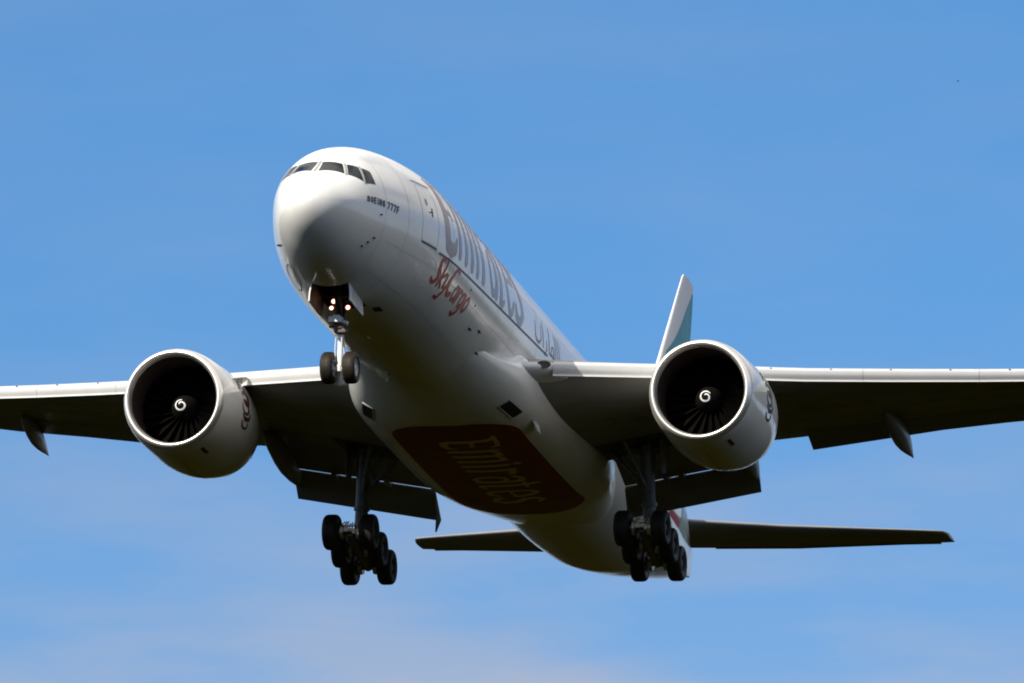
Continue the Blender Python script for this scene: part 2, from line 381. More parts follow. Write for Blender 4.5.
for sg in (1, -1):
    for k, w in enumerate(WIN): pane('windshield_pane' if k == 0 else 'cockpit_window', w, sg)
    # grey posts between the panes
    pb = MB()
    for a, b in ((WIN[0][1:3], (WIN[1][0], WIN[1][3])), ((WIN[1][1], WIN[1][2]), (WIN[2][0], WIN[2][3]))):
        P = []
        for t in np.linspace(-.03, 1.03, 8):
            l = np.array(a[0]) * (1 - t) + np.array(a[1]) * t; r = np.array(b[0]) * (1 - t) + np.array(b[1]) * t
            row = []
            for u in (.0, .25, .5, .75, 1.0):
                q = l * (1 - u) + r * u; p = fus(np.array([q[0]]), np.array([q[1] * D2R]), .006 + .012 * (0 < u < 1))[0]; p[1] *= sg; row.append(p)
            P.append(row)
        pb.grid(np.array(P))
    pb.build('window_post', M['seal'], FUS, smooth=180)
pb = MB(); pb.grid(np.array([[fus(np.array([s_]), np.array([(90 + o) * D2R]), .018)[0] for o in (-1.6, 0, 1.6)] for s_ in np.linspace(1.36, 2.22, 8)])); pb.build('window_post', M['seal'], FUS, smooth=180)
# ---- forward door, seams, markings
H = lambda deg: deg * D2R * 3.1
def rrect(s0, s1, h0, h1, r, n=6):
    P = []
    for cx, cy, a in ((s1 - r, h1 - r, 0), (s0 + r, h1 - r, 90), (s0 + r, h0 + r, 180), (s1 - r, h0 + r, 270)):
        P += [(cx + r * math.cos((a + 90 * k / n) * D2R), cy + r * math.sin((a + 90 * k / n) * D2R)) for k in range(n + 1)]
    return P
dr = MB(); ribbon(dr, rrect(6.50, 7.92, H(-11), H(33), .2), .030, fm(.006), close=True)
ribbon(dr, [(6.55, H(-11.2)), (7.88, H(-11.2))], .09, fm(.008)); ribbon(dr, [(6.3, H(35)), (8.1, H(35))], .05, fm(.008))
DOOR = dr.build('door', M['faint'], FUS, smooth=180)
sb = MB(); ribbon(sb, [(6.55, H(-11.6)), (7.92, H(-11.6))], .07, fm(.010)); sb.build('door_sill', M['line'], DOOR, smooth=180); ribbon(MB(), [(6.4, H(35.2)), (8.0, H(34.8))], .035, fm(.012)).build('rain_gutter', M['line'], DOOR, smooth=180)
hb = MB(); ribbon(hb, [(7.35, H(9)), (7.40, H(15.5))], .10, fm(.012)); ribbon(hb, [(7.1, H(11.5)), (7.36, H(12.5))], .05, fm(.014)); hb.build('door_handle', M['ink'], DOOR, smooth=180)
wb = MB(); wb.add(fus(*[np.array(q) for q in zip(*[(7.0 + .0 + .09 * math.cos(a), (H(19) + .15 * math.sin(a)) / 3.1) for a in np.linspace(0, 2 * math.pi, 16, endpoint=False)])], .012), [list(range(16))]); wb.build('door_window', M['seal'], DOOR)
ln = MB(); ribbon(ln, [(8.2, H(-12.5)), (24.3, H(-4.6))], .075, fm(.010)); ln.build('cheatline', M['line'], FUS, smooth=180)
for s_ in (3.75, 5.4, 9.6, 11.9, 14.2, 16.6, 19.0, 22.6, 26.5, 30.5, 35, 43, 46.5, 50, 54): ribbon(MB(), [(s_, H(a)) for a in range(-200, 161, 6)], .022, fm(.004)).build('skin_seam', M['faint'], FUS, smooth=180)
for d_ in (-52, -128, -75, -105, 18, -24): ribbon(MB(), [((4.2 if d_ < 0 else 9.7) + (.6 if d_ in (-52, -128) else .95) * k, H(d_)) for k in range(22 if d_ < 0 else 30)], .016, fm(.0035 if d_ % 2 else .0045)).build('skin_seam', M['faint'], FUS, smooth=180)
hatch = MB(); ribbon(hatch, [(7.85 + .68 * math.cos(a), H(-28) + .55 * math.sin(a)) for a in np.linspace(0, 2 * math.pi, 40, endpoint=False)], .045, fm(.007), close=True); hatch.build('access_hatch', M['mark'], FUS, smooth=180)
hatch = MB(); ribbon(hatch, [(5.25 + 1.35 * math.cos(a), H(-131) + .42 * math.sin(a)) for a in np.linspace(0, 2 * math.pi, 40, endpoint=False)], .05, fm(.007), close=True); hatch.build('access_hatch', M['line'], FUS, smooth=180)

# lettering
S = [[(x * .925, y, w) for x, y, w in q] for q in wordmark(2.62, .20)]
for q in S[:1]: q[:] = [(x, y, w * 1.35) for x, y, w in q]
lettering('fuselage_lettering', S, [M['gold'], M['grey']], FUS, fm(.008, 7.85, H(-4)), .045)
fl = bpy.data.objects['fuselage_lettering']
for p_ in fl.data.polygons: p_.material_index = 0 if -p_.center.x < 10.5 else 1
A = [[(.95, .80, .06), (.95, .2, .09), (.72, .0, .09), (.28, .0, .09), (.05, .16, .09), (.0, .78, .05)], [(.36, 1.0, .06), (.38, 1.0, .06)], [(.62, 1.02, .06), (.64, 1.02, .06)],
     [(1.3, 1.05, .08), (1.34, .0, .08)], [(1.9, .45, .06), (1.92, .05, .09), (1.66, -.25, .06)], [(2.3, 1.05, .08), (2.3, .04, .08), (2.62, .0, .08)],
     arc(2.85, .22, .2, .2, 0, 360, .07), [(2.85, 0, .08), (3.2, 0, .08), (3.3, .2, .08), (3.28, 1.08, .08)], [(3.62, 1.05, .08), (3.6, 0, .08)], [(3.95, 1.05, .08), (3.95, 0, .08)], [(3.98, -.28, .05), (4.0, -.28, .05)]]
A = [[(x, y * .88, w * .55) for x, y, w in q] for q in A]
lettering('arabic_lettering', A, M['greydark'], FUS, fm(.009, 22.2, H(-2)), .04)
K_ = []
def put(st, x, k=1.): K_.extend([[((px + .22 * py + x) * .92, py * .98, w * 1.36) for px, py, w in q] for q in st])
put([arc(.42, .78, .22, .2, 40, 230, .05, .09) + [(.3, .55, .10), (.5, .35, .10)] + arc(.25, .22, .28, .24, 20, -150, .09, .05)], 0)
put([[(.0, 1.05, .06), (.0, .0, .06)], [(.35, .55, .05), (.02, .28, .05), (.36, .0, .06)]], .82)
put([[(.0, .55, .06), (.06, .1, .06), (.3, .12, .05)], [(.38, .55, .06), (.36, .0, .06), (.2, -.38, .05), (-.1, -.36, .04)]], 1.38)
put([arc(.45, .52, .42, .5, 60, 300, .05, .08, 16)], 1.85)
put([arc(.22, .26, .2, .26, 0, 360, .055), [(.44, .52, .05), (.46, .0, .06)]], 2.75)
put([[(.0, .52, .06), (.02, .0, .06)], [(.02, .36, .05), (.18, .52, .05), (.32, .48, .05)]], 3.42)
put([arc(.22, .26, .2, .26, 0, 360, .055), [(.46, .52, .05), (.44, -.2, .06), (.2, -.42, .05), (-.05, -.32, .04)]], 3.82)
put([arc(.24, .26, .22, .27, 0, 360, .06)], 4.48)
lettering('cargo_lettering', K_, M['red'], FUS, fm(.009, 8.35, H(-31.0)), .03)
# small upright capitals on the nose
CH = {'B': [[(0, 0), (0, 1), (.4, .95), (.5, .76), (.4, .55), (0, .53)], [(.4, .53), (.55, .28), (.42, .03), (0, 0)]], 'O': [[(.28, 0), (.05, .2), (0, .5), (.05, .8), (.28, 1), (.5, .8), (.55, .5), (.5, .2), (.28, 0)]],
      'E': [[(.5, 0), (0, 0), (0, 1), (.5, 1)], [(0, .52), (.42, .52)]], 'I': [[(.1, 0), (.1, 1)]], 'N': [[(0, 0), (0, 1), (.5, 0), (.5, 1)]], 'G': [[(.52, .82), (.3, 1), (.05, .8), (0, .5), (.05, .2), (.3, 0), (.52, .15), (.52, .45), (.3, .45)]],
      '7': [[(0, 1), (.5, 1), (.2, 0)]], 'F': [[(0, 0), (0, 1), (.5, 1)], [(0, .52), (.42, .52)]], 'L': [[(0, 1), (0, 0), (.45, 0)]], 'A': [[(0, 0), (.27, 1), (.54, 0)], [(.1, .35), (.44, .35)]]}
def words(t, h, w, slant=0., gap=.34, adv=None):
    x = 0; S_ = []
    for c in t:
        if c == ' ': x += .5; continue
        for q in CH[c]: S_.append([((a + x + slant * b) * h, b * h, w * h) for a, b in q])
        x += (.2 if c == 'I' else .55) + gap
    return S_
WS = words('BOEING 777F', .19, .155, .2, .42)
for part_ in ([q for q in WS if q[0][0] < .19 * 5.55], [q for q in WS if q[0][0] >= .19 * 5.55]):
  lettering('nose_lettering', part_, M['ink'], FUS,
          lambda x, y: fus(np.asarray(x) * 1.2 + 2.45, (5.4 - 2.75 * np.asarray(x) + np.degrees(np.asarray(y) / 2.0)) * D2R, .008), .018)

# probes, vents and aerials
def blob(name, s_, ph, size, material, off=.0):
    """small streamlined fairing standing off the skin"""
    b = MB(); p = fus(np.array([s_]), np.array([ph * D2R]))[0]; n = fus(np.array([s_]), np.array([ph * D2R]), 1.)[0] - p; a = np.array([-1., 0, 0]); a -= n * (a @ n); a /= np.linalg.norm(a); t = np.cross(n, a)
    prof = [(0, .02), (.12, .5), (.35, 1.), (.7, .75), (1., .05)]
    b.loft([p + a * (x * size[0]) + np.array([0, 0, 0]) + (np.outer(np.cos(u), t) * size[1] * r / 2 + np.outer(np.maximum(np.sin(u), -.25), n) * size[2] * r) for x, r in prof for u in [np.linspace(0, 2 * np.pi, 12, endpoint=False)]])
    return b.build(name, material, FUS)
for s_, ph in ((2.85, -38), (3.04, -31.7), (3.27, -25.7), (3.4, -150), (2.75, -143), (3.1, -147), (3.33, -4.6)): blob('air_data_probe', s_, ph, (.15, .05, .09), M['black'])
for s_, ph in ((14.3, -35), (15.3, -31.4), (16.5, -42.7), (17.05, -41)): blob('drain_vent', s_, ph, (.5, .1, .05), M['black'])
for s_, ph in ((13.7, -21.5), (12.6, -16)): blob('static_port', s_, ph, (.14, .1, .02), M['black'])
for s_, ph, z_ in ((15.6, -103, .34), (2.75, -83, .06), (10.2, -92, .05)): blob('blade_aerial', s_, ph, (.55, .06, z_), M['mark'])
bc = MB()
for s_, ph in ((8.35, -70),): 
    bc.add(fus(np.array([s_ - 1.3, s_ - .8, s_ - .55, s_ - 1.1]), np.array([ph - 3, ph - 3.5, ph + 1.5, ph + 2]) * D2R, .012), [[0, 1, 2, 3]])
bc.build('air_outlet', M['black'], FUS)

# ---- wing to body fairing
FS_ = [14, 16, 17.2, 18.2, 19.2, 20.2, 21.2, 22.5, 24, 28, 31.5, 33.8, 36, 38.5, 41]
FW = (FS_, [1.9, 2.25, 2.44, 2.66, 2.97, 3.28, 3.50, 3.63, 3.68, 3.70, 3.66, 3.50, 3.1, 2.5, 1.7])
FB = (FS_, [-2.7, -2.95, -3.08, -3.20, -3.36, -3.54, -3.69, -3.80, -3.85, -3.87, -3.84, -3.68, -3.4, -3.05, -2.7])
FZ = -1.9
def fair(s, y=None, th=None, off=0):
    w = pch(*FW, s); b = pch(*FB, s); n = np.interp(s, [17, 21.5], [1.75, 2.5])
    if y is not None:
        u = np.clip(np.abs(y) / w, 0, .9999); z = FZ + (b - FZ) * (1 - u ** n) ** (1 / n); return np.stack([-s, y, z - off], -1)
    c = np.cos(th); d = np.sin(th); h = np.where(d < 0, FZ - b, np.interp(s, [18.4, 20.9], [.12, 1.7]))
    return np.stack([-s + 0 * th, w * np.sign(c) * np.abs(c) ** (2 / np.where(d > 0, 1.8, n)), FZ + h * np.sign(d) * np.abs(d) ** (2 / np.where(d > 0, 1.8, n))], -1)
fa = MB(); tt = np.linspace(0, 2 * np.pi, 96, endpoint=False)
fa.loft([fair(np.full(96, s_), th=tt) for s_ in np.concatenate([np.linspace(14, 23.5, 48), np.linspace(24.2, 33, 18), np.linspace(33.5, 41, 22)])])
FAIR = fa.build('belly_fairing', M['white'], JET, smooth=70)
def rr_field(x0, x1, y0, y1, r):
    def f(X, Y):
        qx = np.abs(X - (x0 + x1) / 2) - (x1 - x0) / 2 + r; qy = np.abs(Y - (y0 + y1) / 2) - (y1 - y0) / 2 + r
        return np.hypot(np.maximum(qx, 0), np.maximum(qy, 0)) + np.minimum(np.maximum(qx, qy), 0) - r
    return f
PX0, PX1, PY0, PY1 = 21.0, 34.8, -2.15, 2.6
lettering('belly_panel', None, M['maroon'], FAIR, lambda x, y: fair(np.asarray(x), y=np.asarray(y), off=.007), .15, field=rr_field(PX0, PX1, PY0, PY1, 1.7), bounds=(PX0 - .3, PX1 + .3, PY0 - .3, PY1 + .3))
S = wordmark(1.95, .15)
lettering('belly_lettering', S, M['goldpale'], FAIR, lambda x, y: fair(np.asarray(x) + 22.0, y=np.asarray(y) - .35, off=.013), .04)
for sg in (1, -1):
    th_ = (-42 if sg > 0 else -138) * D2R
    c = lambda s_, a, o=0: fair(np.array([s_]), th=np.array([th_ + sg * a]))[0] + np.array([0, .62 * sg, -.79]) * o
    b = MB(); b.grid(np.array([[c(s_, a, .018) for a in np.linspace(-.10, .10, 7)] for s_ in np.linspace(20.2, 21.35, 7)])); b.build('ram_air_inlet', M['black'], FAIR, smooth=180)
    b = MB(); q0 = [c(20.2, -.10, .012), c(21.35, -.10, .012), c(21.35, .10, .012), c(20.2, .10, .012)]
    b.tube([q0[1], q0[0], q0[3]], .035, 8)
    b.build('inlet_rim', M['seal'], FAIR)
b = MB()
for ph_, s_ in ((-.62, 22.4),): 
    p = fair(np.array([s_]), th=np.array([ph_]))[0]; b.add([p, p + (-.9, 0, .03), p + (-.75, .12, -.36), p + (-.3, .1, -.34), p + (0, .05, 0), p + (-.9, .05, .03), p + (-.75, .17, -.36), p + (-.3, .15, -.34)], [[0, 1, 2, 3], [7, 6, 5, 4], [0, 3, 7, 4], [3, 2, 6, 7], [2, 1, 5, 6]])
b.build('blade_aerial', M['mark'], FAIR)

# ---- wings
YL = [2.6, 3.5, 9.7, 12, 15, 18, 20, 25, 30, 31.4, 32.4]
ZL = [-1.78, -1.65, -.80, -.52, -.06, .42, .76, 1.62, 2.6, 2.95, 3.2]
SL = lambda y: np.where(y < 30, 20.6 + (y - 3.1) * .69, 39.161 + (y - 30) * 1.35)
YT = [2.6, 3.5, 8.6, 9.6, 10.5, 15.5, 17.6, 21, 25, 30, 31.4, 32.4]
ST = [34.4, 34.4, 34.75, 34.9, 35.15, 36.6, 37.2, 38.5, 40.1, 42.2, 43.0, 43.7]
ZT = [-2.15, -2.0, -.95, -.84, -.68, .25, .62, 1.28, 1.95, 2.75, 3.05, 3.25]
def wing_frame(y):
    le = np.array([float(SL(np.array(y))), float(np.interp(y, YL, ZL))]); te = np.array([float(np.interp(y, YT, ST)), float(np.interp(y, YT, ZT))]); return le, te
def yt(x, t): return 5 * t * (.2969 * np.sqrt(x) - .126 * x - .3516 * x ** 2 + .2843 * x ** 3 - .1036 * x ** 4)
def airfoil(y, f0, f1, t, n=22):
    """closed loop from fraction f0 to f1 of the chord at span y"""
    le, te = wing_frame(y); c = te - le; cl = np.hypot(*c); d = c / cl; nrm = np.array([-d[1], d[0]])
    x = f0 + (f1 - f0) * (1 - np.cos(np.linspace(0, np.pi, n))) / 2
    cam_ = .012 * np.sin(np.pi * x) ; h = yt(x, t)
    up = [le + d * cl * a + nrm * cl * (k + q) for a, k, q in zip(x, cam_, h)]; lo = [le + d * cl * a + nrm * cl * (k - q) for a, k, q in zip(x, cam_, h)]
    P = up[::-1] + lo[1:]
    return np.array([(-p[0], y, p[1]) for p in P])
thick = lambda y: np.interp(y, [3, 10, 20, 32.4], [.135, .108, .098, .09])
def mir(P, sg): P = np.array(P, float); P[..., 1] *= sg; return P
for sg in (1, -1):
    wb = MB(); secs = []
    ys = [(2.6, .86), (4, .86), (6, .86), (8, .86), (8.50, .86), (8.53, .99), (9.6, .99), (10.72, .99), (10.75, .95), (13, .95), (16, .95), (19, .95), (22.3, .95), (22.33, .998), (25, .998), (28, .998), (30, .998), (31, .998), (31.8, .998), (32.4, .998)]
    for y, f1 in ys: secs.append(mir(airfoil(y, 0, f1, thick(y)), sg))
    wb.loft(secs)
    WING = wb.build('wing', M['wing'], JET, smooth=35)
    # leading edge slats, panel by panel
    def slat(y0, y1):
        secs = []
        for y in np.linspace(y0, y1, 5):
            le, te = wing_frame(y); k = np.interp(y, [3, 10, 22, 31], [1.0, .95, .88, .7])
            prof = [(-.35, .30), (-.05, .305), (.20, .26), (.37, .165), (.46, .08), (.465, -.05), (.42, -.17), (.375, -.255), (.41, -.325), (.36, -.335), (.33, -.25), (.37, -.12), (.37, 0), (.30, .11), (.16, .17), (-.08, .235), (-.35, .275)]
            secs.append(mir([(-(le[0] - u * k), y, le[1] + v * k) for u, v in prof], sg))
        # rounded nose: resample smoothly
        out = []
        for q in secs:
            q = np.array(q); t = np.arange(len(q)); tt_ = np.linspace(0, len(q) - 1, 43); out.append(np.stack([np.interp(tt_, t, q[:, i]) if 0 else pch(t, q[:, i], tt_) for i in range(3)], 1))
        return MB().loft(out).build('slat', M['slat'], WING, smooth=50)
    for a, b in ((4.12, 8.85), (10.35, 14.1), (14.112, 17.9), (17.912, 21.9), (21.912, 26.0), (26.012, 30.0)): slat(a, b)
    # slat track dots
    for y in np.arange(11.1, 29, 1.95):
        le, _ = wing_frame(y); p = np.array([-(le[0] - .35), y * sg, le[1] + .165]); MB().box(p, (.06, .06, .035)).build('slat_track_cover', M['ink'], WING)
    # root glove with landing light
    gl = MB(); secs = []
    for y, q in ((2.7, 1.), (3.4, 1.), (3.9, .97), (4.25, .9), (4.5, .82)):
        le, te = wing_frame(y); a = np.linspace(0, 2 * np.pi, 28, endpoint=False)
        secs.append([(-(le[0] + 1.2 - 1.75 * q * np.cos(u) * (1 if np.cos(u) > 0 else .9)), sg * y, le[1] - .02 + .43 * q * np.sin(u)) for u in a])
    gl.loft(secs); GL = gl.build('wing_root_glove', M['slat'], WING, smooth=60)
    le, _ = wing_frame(3.85); c = np.array([-(le[0] - .46), sg * 3.85, le[1] + .05])
    lb = MB(); a = np.linspace(0, 2 * np.pi, 20, endpoint=False)
    lb.loft([[c + (.10 - .05 * (r < 1) - (.0), sg * r * .27 * math.cos(u), r * .15 * math.sin(u)) for u in a] for r in (1., .8, .3)]); lb.build('landing_light', M['lens'], WING)
    def under(y, f, off):
        af = airfoil(y, 0, 1, thick(y), 60)[59:]; le, te = wing_frame(y); x = -(le[0] + f * (te[0] - le[0]))
        return np.array([x, y * sg, np.interp(-x, -af[:, 0], af[:, 2]) - off])
    def oval(yc, fc, ry, rf):
        ring = lambda k, off: [under(yc + ry * k * math.cos(a), fc + rf * k * math.sin(a), off) for a in np.linspace(0, 2 * np.pi, 24, endpoint=False)]
        return MB().grid(np.array([ring(1., .004), ring(.8, .010)]), close_v=True)
    for k, y in enumerate(np.arange(5.0, 23.5, 1.1)):
        if abs(y - 9.7) < .9: continue
        oval(y, .36 + .02 * (k % 2), .24, .036).build('access_panel', M['panel'], WING, smooth=180)
    for f in (.16, .62):
        mb = MB(); mb.grid(np.array([[under(y, f - .0022, .005), under(y, f + .0022, .005)] for y in np.linspace(4.2, 29, 60)])); mb.build('wing_seam', M['panel'], WING, smooth=180)
    # flaps
    def flap(name, pts, t=.16, material='flap', parent=None):
        """pts: span stations (y, s_le, z_le, s_te, z_te)"""
        secs = []
        for y, s0, z0, s1, z1 in pts:
            le = np.array([s0, z0]); c = np.array([s1, z1]) - le; cl = np.hypot(*c); d = c / cl; nrm = np.array([-d[1], d[0]]); x = (1 - np.cos(np.linspace(0, np.pi, 16))) / 2; h = yt(x, t)
            up = [le + d * cl * a_ + nrm * cl * (k + .03 * math.sin(math.pi * a_)) for a_, k in zip(x, h)]; lo = [le + d * cl * a_ + nrm * cl * (-k + .03 * math.sin(math.pi * a_)) for a_, k in zip(x, h)]
            secs.append(mir([(-p[0], y, p[1]) for p in up[::-1] + lo[1:-1]], sg))
        return MB().loft(secs).build(name, M[material], parent or WING, smooth=40)
    dz = lambda y: (y - 3.66) * .122
    flap('inboard_flap', [(y, 33.05 + .0 * y, -1.62 + dz(y), 35.28 - (y - 3.66) * .2, -2.42 + dz(y)) for y in (3.66, 6.2, 8.85)], .15)
    flap('aft_flap', [(y, 35.32 - (y - 3.66) * .2, -2.43 + dz(y), 36.42 - (y - 3.66) * .23, -3.38 + dz(y)) for y in (3.66, 6.2, 8.88)], .12)
    flap('outboard_flap', [(10.77, 33.9, -.64, 35.3, -1.14), (13, 34.45, -.20, 35.9, -.66), (15.4, 35.0, .20, 36.5, -.15), (17.7, 35.7, .56, 37.1, .25), (20.7, 37.0, 1.10, 38.3, .82), (22.3, 37.5, 1.42, 38.9, 1.16)], .15)
    for y in (5.35, 5.95, 7.3):
        MB().box((-(35.3 - (y - 3.66) * .2), sg * y, -2.50 + dz(y)), (.7, .2, .3)).build('flap_bracket', M['flap'], WING)
    # flap track fairings
    def canoe(y, s0, s1, z0, z1, w, d, drift=0.):
        secs = []; a = np.linspace(0, 2 * np.pi, 20, endpoint=False)
        for x, r in ((0, .02), (.08, .35), (.2, .68), (.38, .95), (.52, 1.), (.66, .84), (.79, .56), (.90, .27), (1, .02)):
            zc_ = z0 + (z1 - z0) * x ** 1.6
            secs.append([(-(s0 + (s1 - s0) * x), sg * (y - drift * x * x + r * w / 2 * math.cos(u)), zc_ + r * d / 2 * (math.sin(u)) ) for u in a])
        return MB().loft(secs).build('flap_track_fairing', M['wing'], WING, smooth=60)
    canoe(14.0, 32.6, 38.2, -.42, -.78, .62, .95)
    canoe(19.85, 35.2, 39.3, .62, .10, .5, .85)
    canoe(8.90, 29.6, 35.9, -1.55, -2.34, .56, 1.15, .22)
    # pointed seal plate at the flap's inboard end
    b = MB(); q = [(-35.4, sg * 3.62, -2.5), (-36.45, sg * 3.62, -3.34), (-36.2, sg * 3.72, -3.86), (-35.9, sg * 3.64, -3.3)]
    b.add([np.array(p) for p in q] + [np.array(p) + (0, .06 * sg, 0) for p in q], [[0, 1, 2, 3], [7, 6, 5, 4], [0, 3, 7, 4], [3, 2, 6, 7], [2, 1, 5, 6], [1, 0, 4, 5]]); b.build('flap_seal', M['flap'], WING)

# ---- engines
def engine(sg):
    ax = np.array([-1, -.012 * sg, .03]); ax /= np.linalg.norm(ax); o = np.array([-19.9, 9.77 * sg, -2.735])
    outer = [(.24, 1.875), (.35, 1.905), (.7, 1.955), (1.2, 1.99), (2., 2.01), (2.8, 2.045), (3.6, 2.05), (4.4, 2.0), (5., 1.91), (5.6, 1.78), (5.95, 1.70)]
    nz_ = MB().revolve(outer + [(5.93, 1.66), (5.0, 1.72), (4.2, 1.74), (4.0, 1.0)], o, ax, 72)
    NAC = nz_.build('engine', M['white'], JET, smooth=50)
    lipp = [(.245, 1.873), (.17, 1.853), (.10, 1.825), (.04, 1.785), (.0, 1.735), (.02, 1.69), (.08, 1.65), (.18, 1.62), (.3, 1.60)]
    MB().revolve(lipp, o, ax, 96).build('inlet_lip', M['lip'], NAC, smooth=180)
    MB().revolve([(.3, 1.6), (.6, 1.585), (1.0, 1.60), (1.5, 1.63), (2.25, 1.63), (2.26, .2)], o, ax, 72).build('inlet_duct', M['liner'], NAC, smooth=50)
    SP = MB().revolve([(1.10, .0), (1.12, .08), (1.20, .19), (1.35, .32), (1.55, .43), (1.8, .51), (2.05, .53)], o, ax, 40).build('spinner', M['spin'], NAC, smooth=180)
    # white comma swirl on the spinner
    u = np.cross(ax, [.02, .03, 1.]); u /= np.linalg.norm(u); w = np.cross(ax, u)
    # make u,w point port/up as seen from the front
    e1 = np.array([0, 1., 0]); e1 -= ax * (e1 @ ax); e1 /= np.linalg.norm(e1); e2 = np.cross(e1, ax); e2 *= np.sign(e2[2])
    pr = np.array([(0, 1.10), (.08, 1.12), (.19, 1.20), (.32, 1.35), (.43, 1.55)])
    mb = MB(); P = []
    r_ph = {1: 35, -1: 75}[sg]
    for k in range(61):
        t = k / 60; a = (r_ph + 430 * t) * D2R; r = np.interp(t, [0, .3, .65, .85, 1], [.195, .185, .17, .10, .04]); wd = .028 * min(1, .5 + 4 * t)
        row = []
        for q in (-1, -.33, .33, 1):
            rr2 = max(0.004, r + q * wd); d = np.interp(rr2, pr[:, 0], pr[:, 1]) - .03
            row.append(o + ax * d + rr2 * (math.cos(a) * e1 + math.sin(a) * e2))
        P.append(row)
    mb.grid(np.array(P)).build('spinner_swirl', M['mark'], SP, smooth=180)
    # fan blades: swept, twisted
    def blade():
        P = []
        for k in range(9):
            q = k / 8; r = .48 + 1.13 * q; tw = (28 + 34 * q) * D2R; ch = .46 + .18 * math.sin(math.pi * min(1, q * 1.05)) ; sweep = .12 * math.sin(2.6 * q)
            row = []
            for x in np.linspace(-.5, .5, 7):
                a = x * ch * math.sin(tw) / r + sweep * .35; d = 1.90 + x * ch * math.cos(tw) - .08 * math.sin(3 * q)
                row.append(o + ax * d + r * (math.cos(a) * e2 + math.sin(a) * e1))
            P.append(row)
        b = MB().grid(np.array(P))
        return b
    bl = blade(); V0 = np.array(bl.v)
    for k in range(22):
        a = 2 * math.pi * k / 22; Kx = np.array([[0, -ax[2], ax[1]], [ax[2], 0, -ax[0]], [-ax[1], ax[0], 0]]); Rm = np.eye(3) + math.sin(a) * Kx + (1 - math.cos(a)) * Kx @ Kx
        b = MB(); b.v = [tuple(p) for p in ((V0 - o) @ Rm.T + o)]; b.f = bl.f; b.m = bl.m; b.build('fan_blade', M['blade'], NAC, smooth=180)
    MB().revolve([(4.2, 1.12), (5.2, 1.12), (6.2, 1.0), (7.1, .82), (7.1, .76), (6.3, .8)], o, ax, 48).build('core_nozzle', M['core'], NAC)
    MB().revolve([(6.2, .5), (6.9, .46), (7.6, .25), (8.1, .02)], o, ax, 32).build('exhaust_plug', M['core'], NAC)
    # seams, latch and drain marks
    sk = lambda x, a, off: np.stack([o + ax * xx + (np.interp(xx, *zip(*outer)) + off) * (math.cos(aa) * e1 + math.sin(aa) * e2) for xx, aa in zip(np.atleast_1d(x), np.atleast_1d(a))])
    for x in (.26, 1.75, 3.75): ribbon(MB(), [(x, a) for a in np.linspace(0, 2 * math.pi, 60)], .018, lambda p, q: sk(p, q, .004)).build('cowl_seam', M['faint'], NAC, smooth=180)
    ribbon(MB(), [(x, -90 * D2R) for x in np.linspace(1.8, 5.8, 14)], .02, lambda p, q: sk(p, q, .006)).build('cowl_seam', M['faint'], NAC, smooth=180)
    mb = MB(); mb.grid(sk(*[q.ravel() for q in np.meshgrid(np.linspace(.75, 1.5, 4), np.linspace(-62, -58, 4) * D2R, indexing='ij')], .010).reshape(4, 4, 3)); mb.build('cowl_vent', M['black'], NAC, smooth=180)
    # strake
    mb = MB()
    for sd_ in (1,):
        aa = (lambda g: (g if sg < 0 else 180 - g) * D2R)
        q = [sk([2.0], [aa(36)], -.01)[0], sk([3.6], [aa(40)], -.01)[0], sk([3.65], [aa(40)], .34)[0], sk([3.2], [aa(39)], .32)[0]]; th2 = np.cross(q[1] - q[0], q[2] - q[1]); th2 /= np.linalg.norm(th2)
        mb.add(list(q) + [p + th2 * .04 for p in q], [[0, 1, 2, 3], [7, 6, 5, 4], [0, 3, 7, 4], [3, 2, 6, 7], [2, 1, 5, 6]])
    mb.build('strake', M['white'], NAC)
    # calligraphic roundel on the port flank of the cowl
    Q = [arc(.0, .12, .34, .30, -200, 110, .05, .08, 14), arc(.1, .55, .26, .30, -120, 150, .08, .06, 12), [(-.3, -.25, .05), (-.05, -.42, .09), (.35, -.35, .08), (.5, -.1, .05)], arc(.05, .98, .22, .26, -60, 190, .08, .05, 10),
         [(-.35, .9, .05), (-.2, 1.25, .07), (.1, 1.42, .05)], [(.4, .3, .06), (.55, .75, .07), (.42, 1.2, .04)], arc(.0, -.62, .3, .2, 170, 380, .06, .05, 10)]
    Q = [[(x, y, w * 1.1) for x, y, w in q] for q in Q]
    lettering('cowl_emblem', Q, M['emblem'] if sg < 0 else M['ink'], NAC, lambda x, y: sk(np.asarray(x) * 1.1 + 2.75, (np.asarray(y) * .82 + .12) / 2.0, .007), .035)
    # pylon
    py = MB(); secs = []
    for x, zt_, zb, hw in ((2.7, 2.0, 1.8, .04), (3.3, 2.1, 1.7, .16), (4.2, 2.16, 1.3, .26), (5.4, 2.2, 1.05, .31), (6.6, 2.1, 1.0, .33), (8., 1.95, 1.05, .33), (10.5, 1.75, 1.2, .28), (12.5, 1.6, 1.35, .08)):
        b0 = o + np.array([-x, 0, 0]); secs.append([b0 + (0, hw * cx, z) for cx, z in ((-1, zb), (-1, (zb + zt_) / 2), (-.75, zt_ - .07), (0, zt_), (.75, zt_ - .07), (1, (zb + zt_) / 2), (1, zb))])
    py.loft(secs); py.build('pylon', M['white'], NAC, smooth=40)
    return NAC
engine(1); engine(-1)

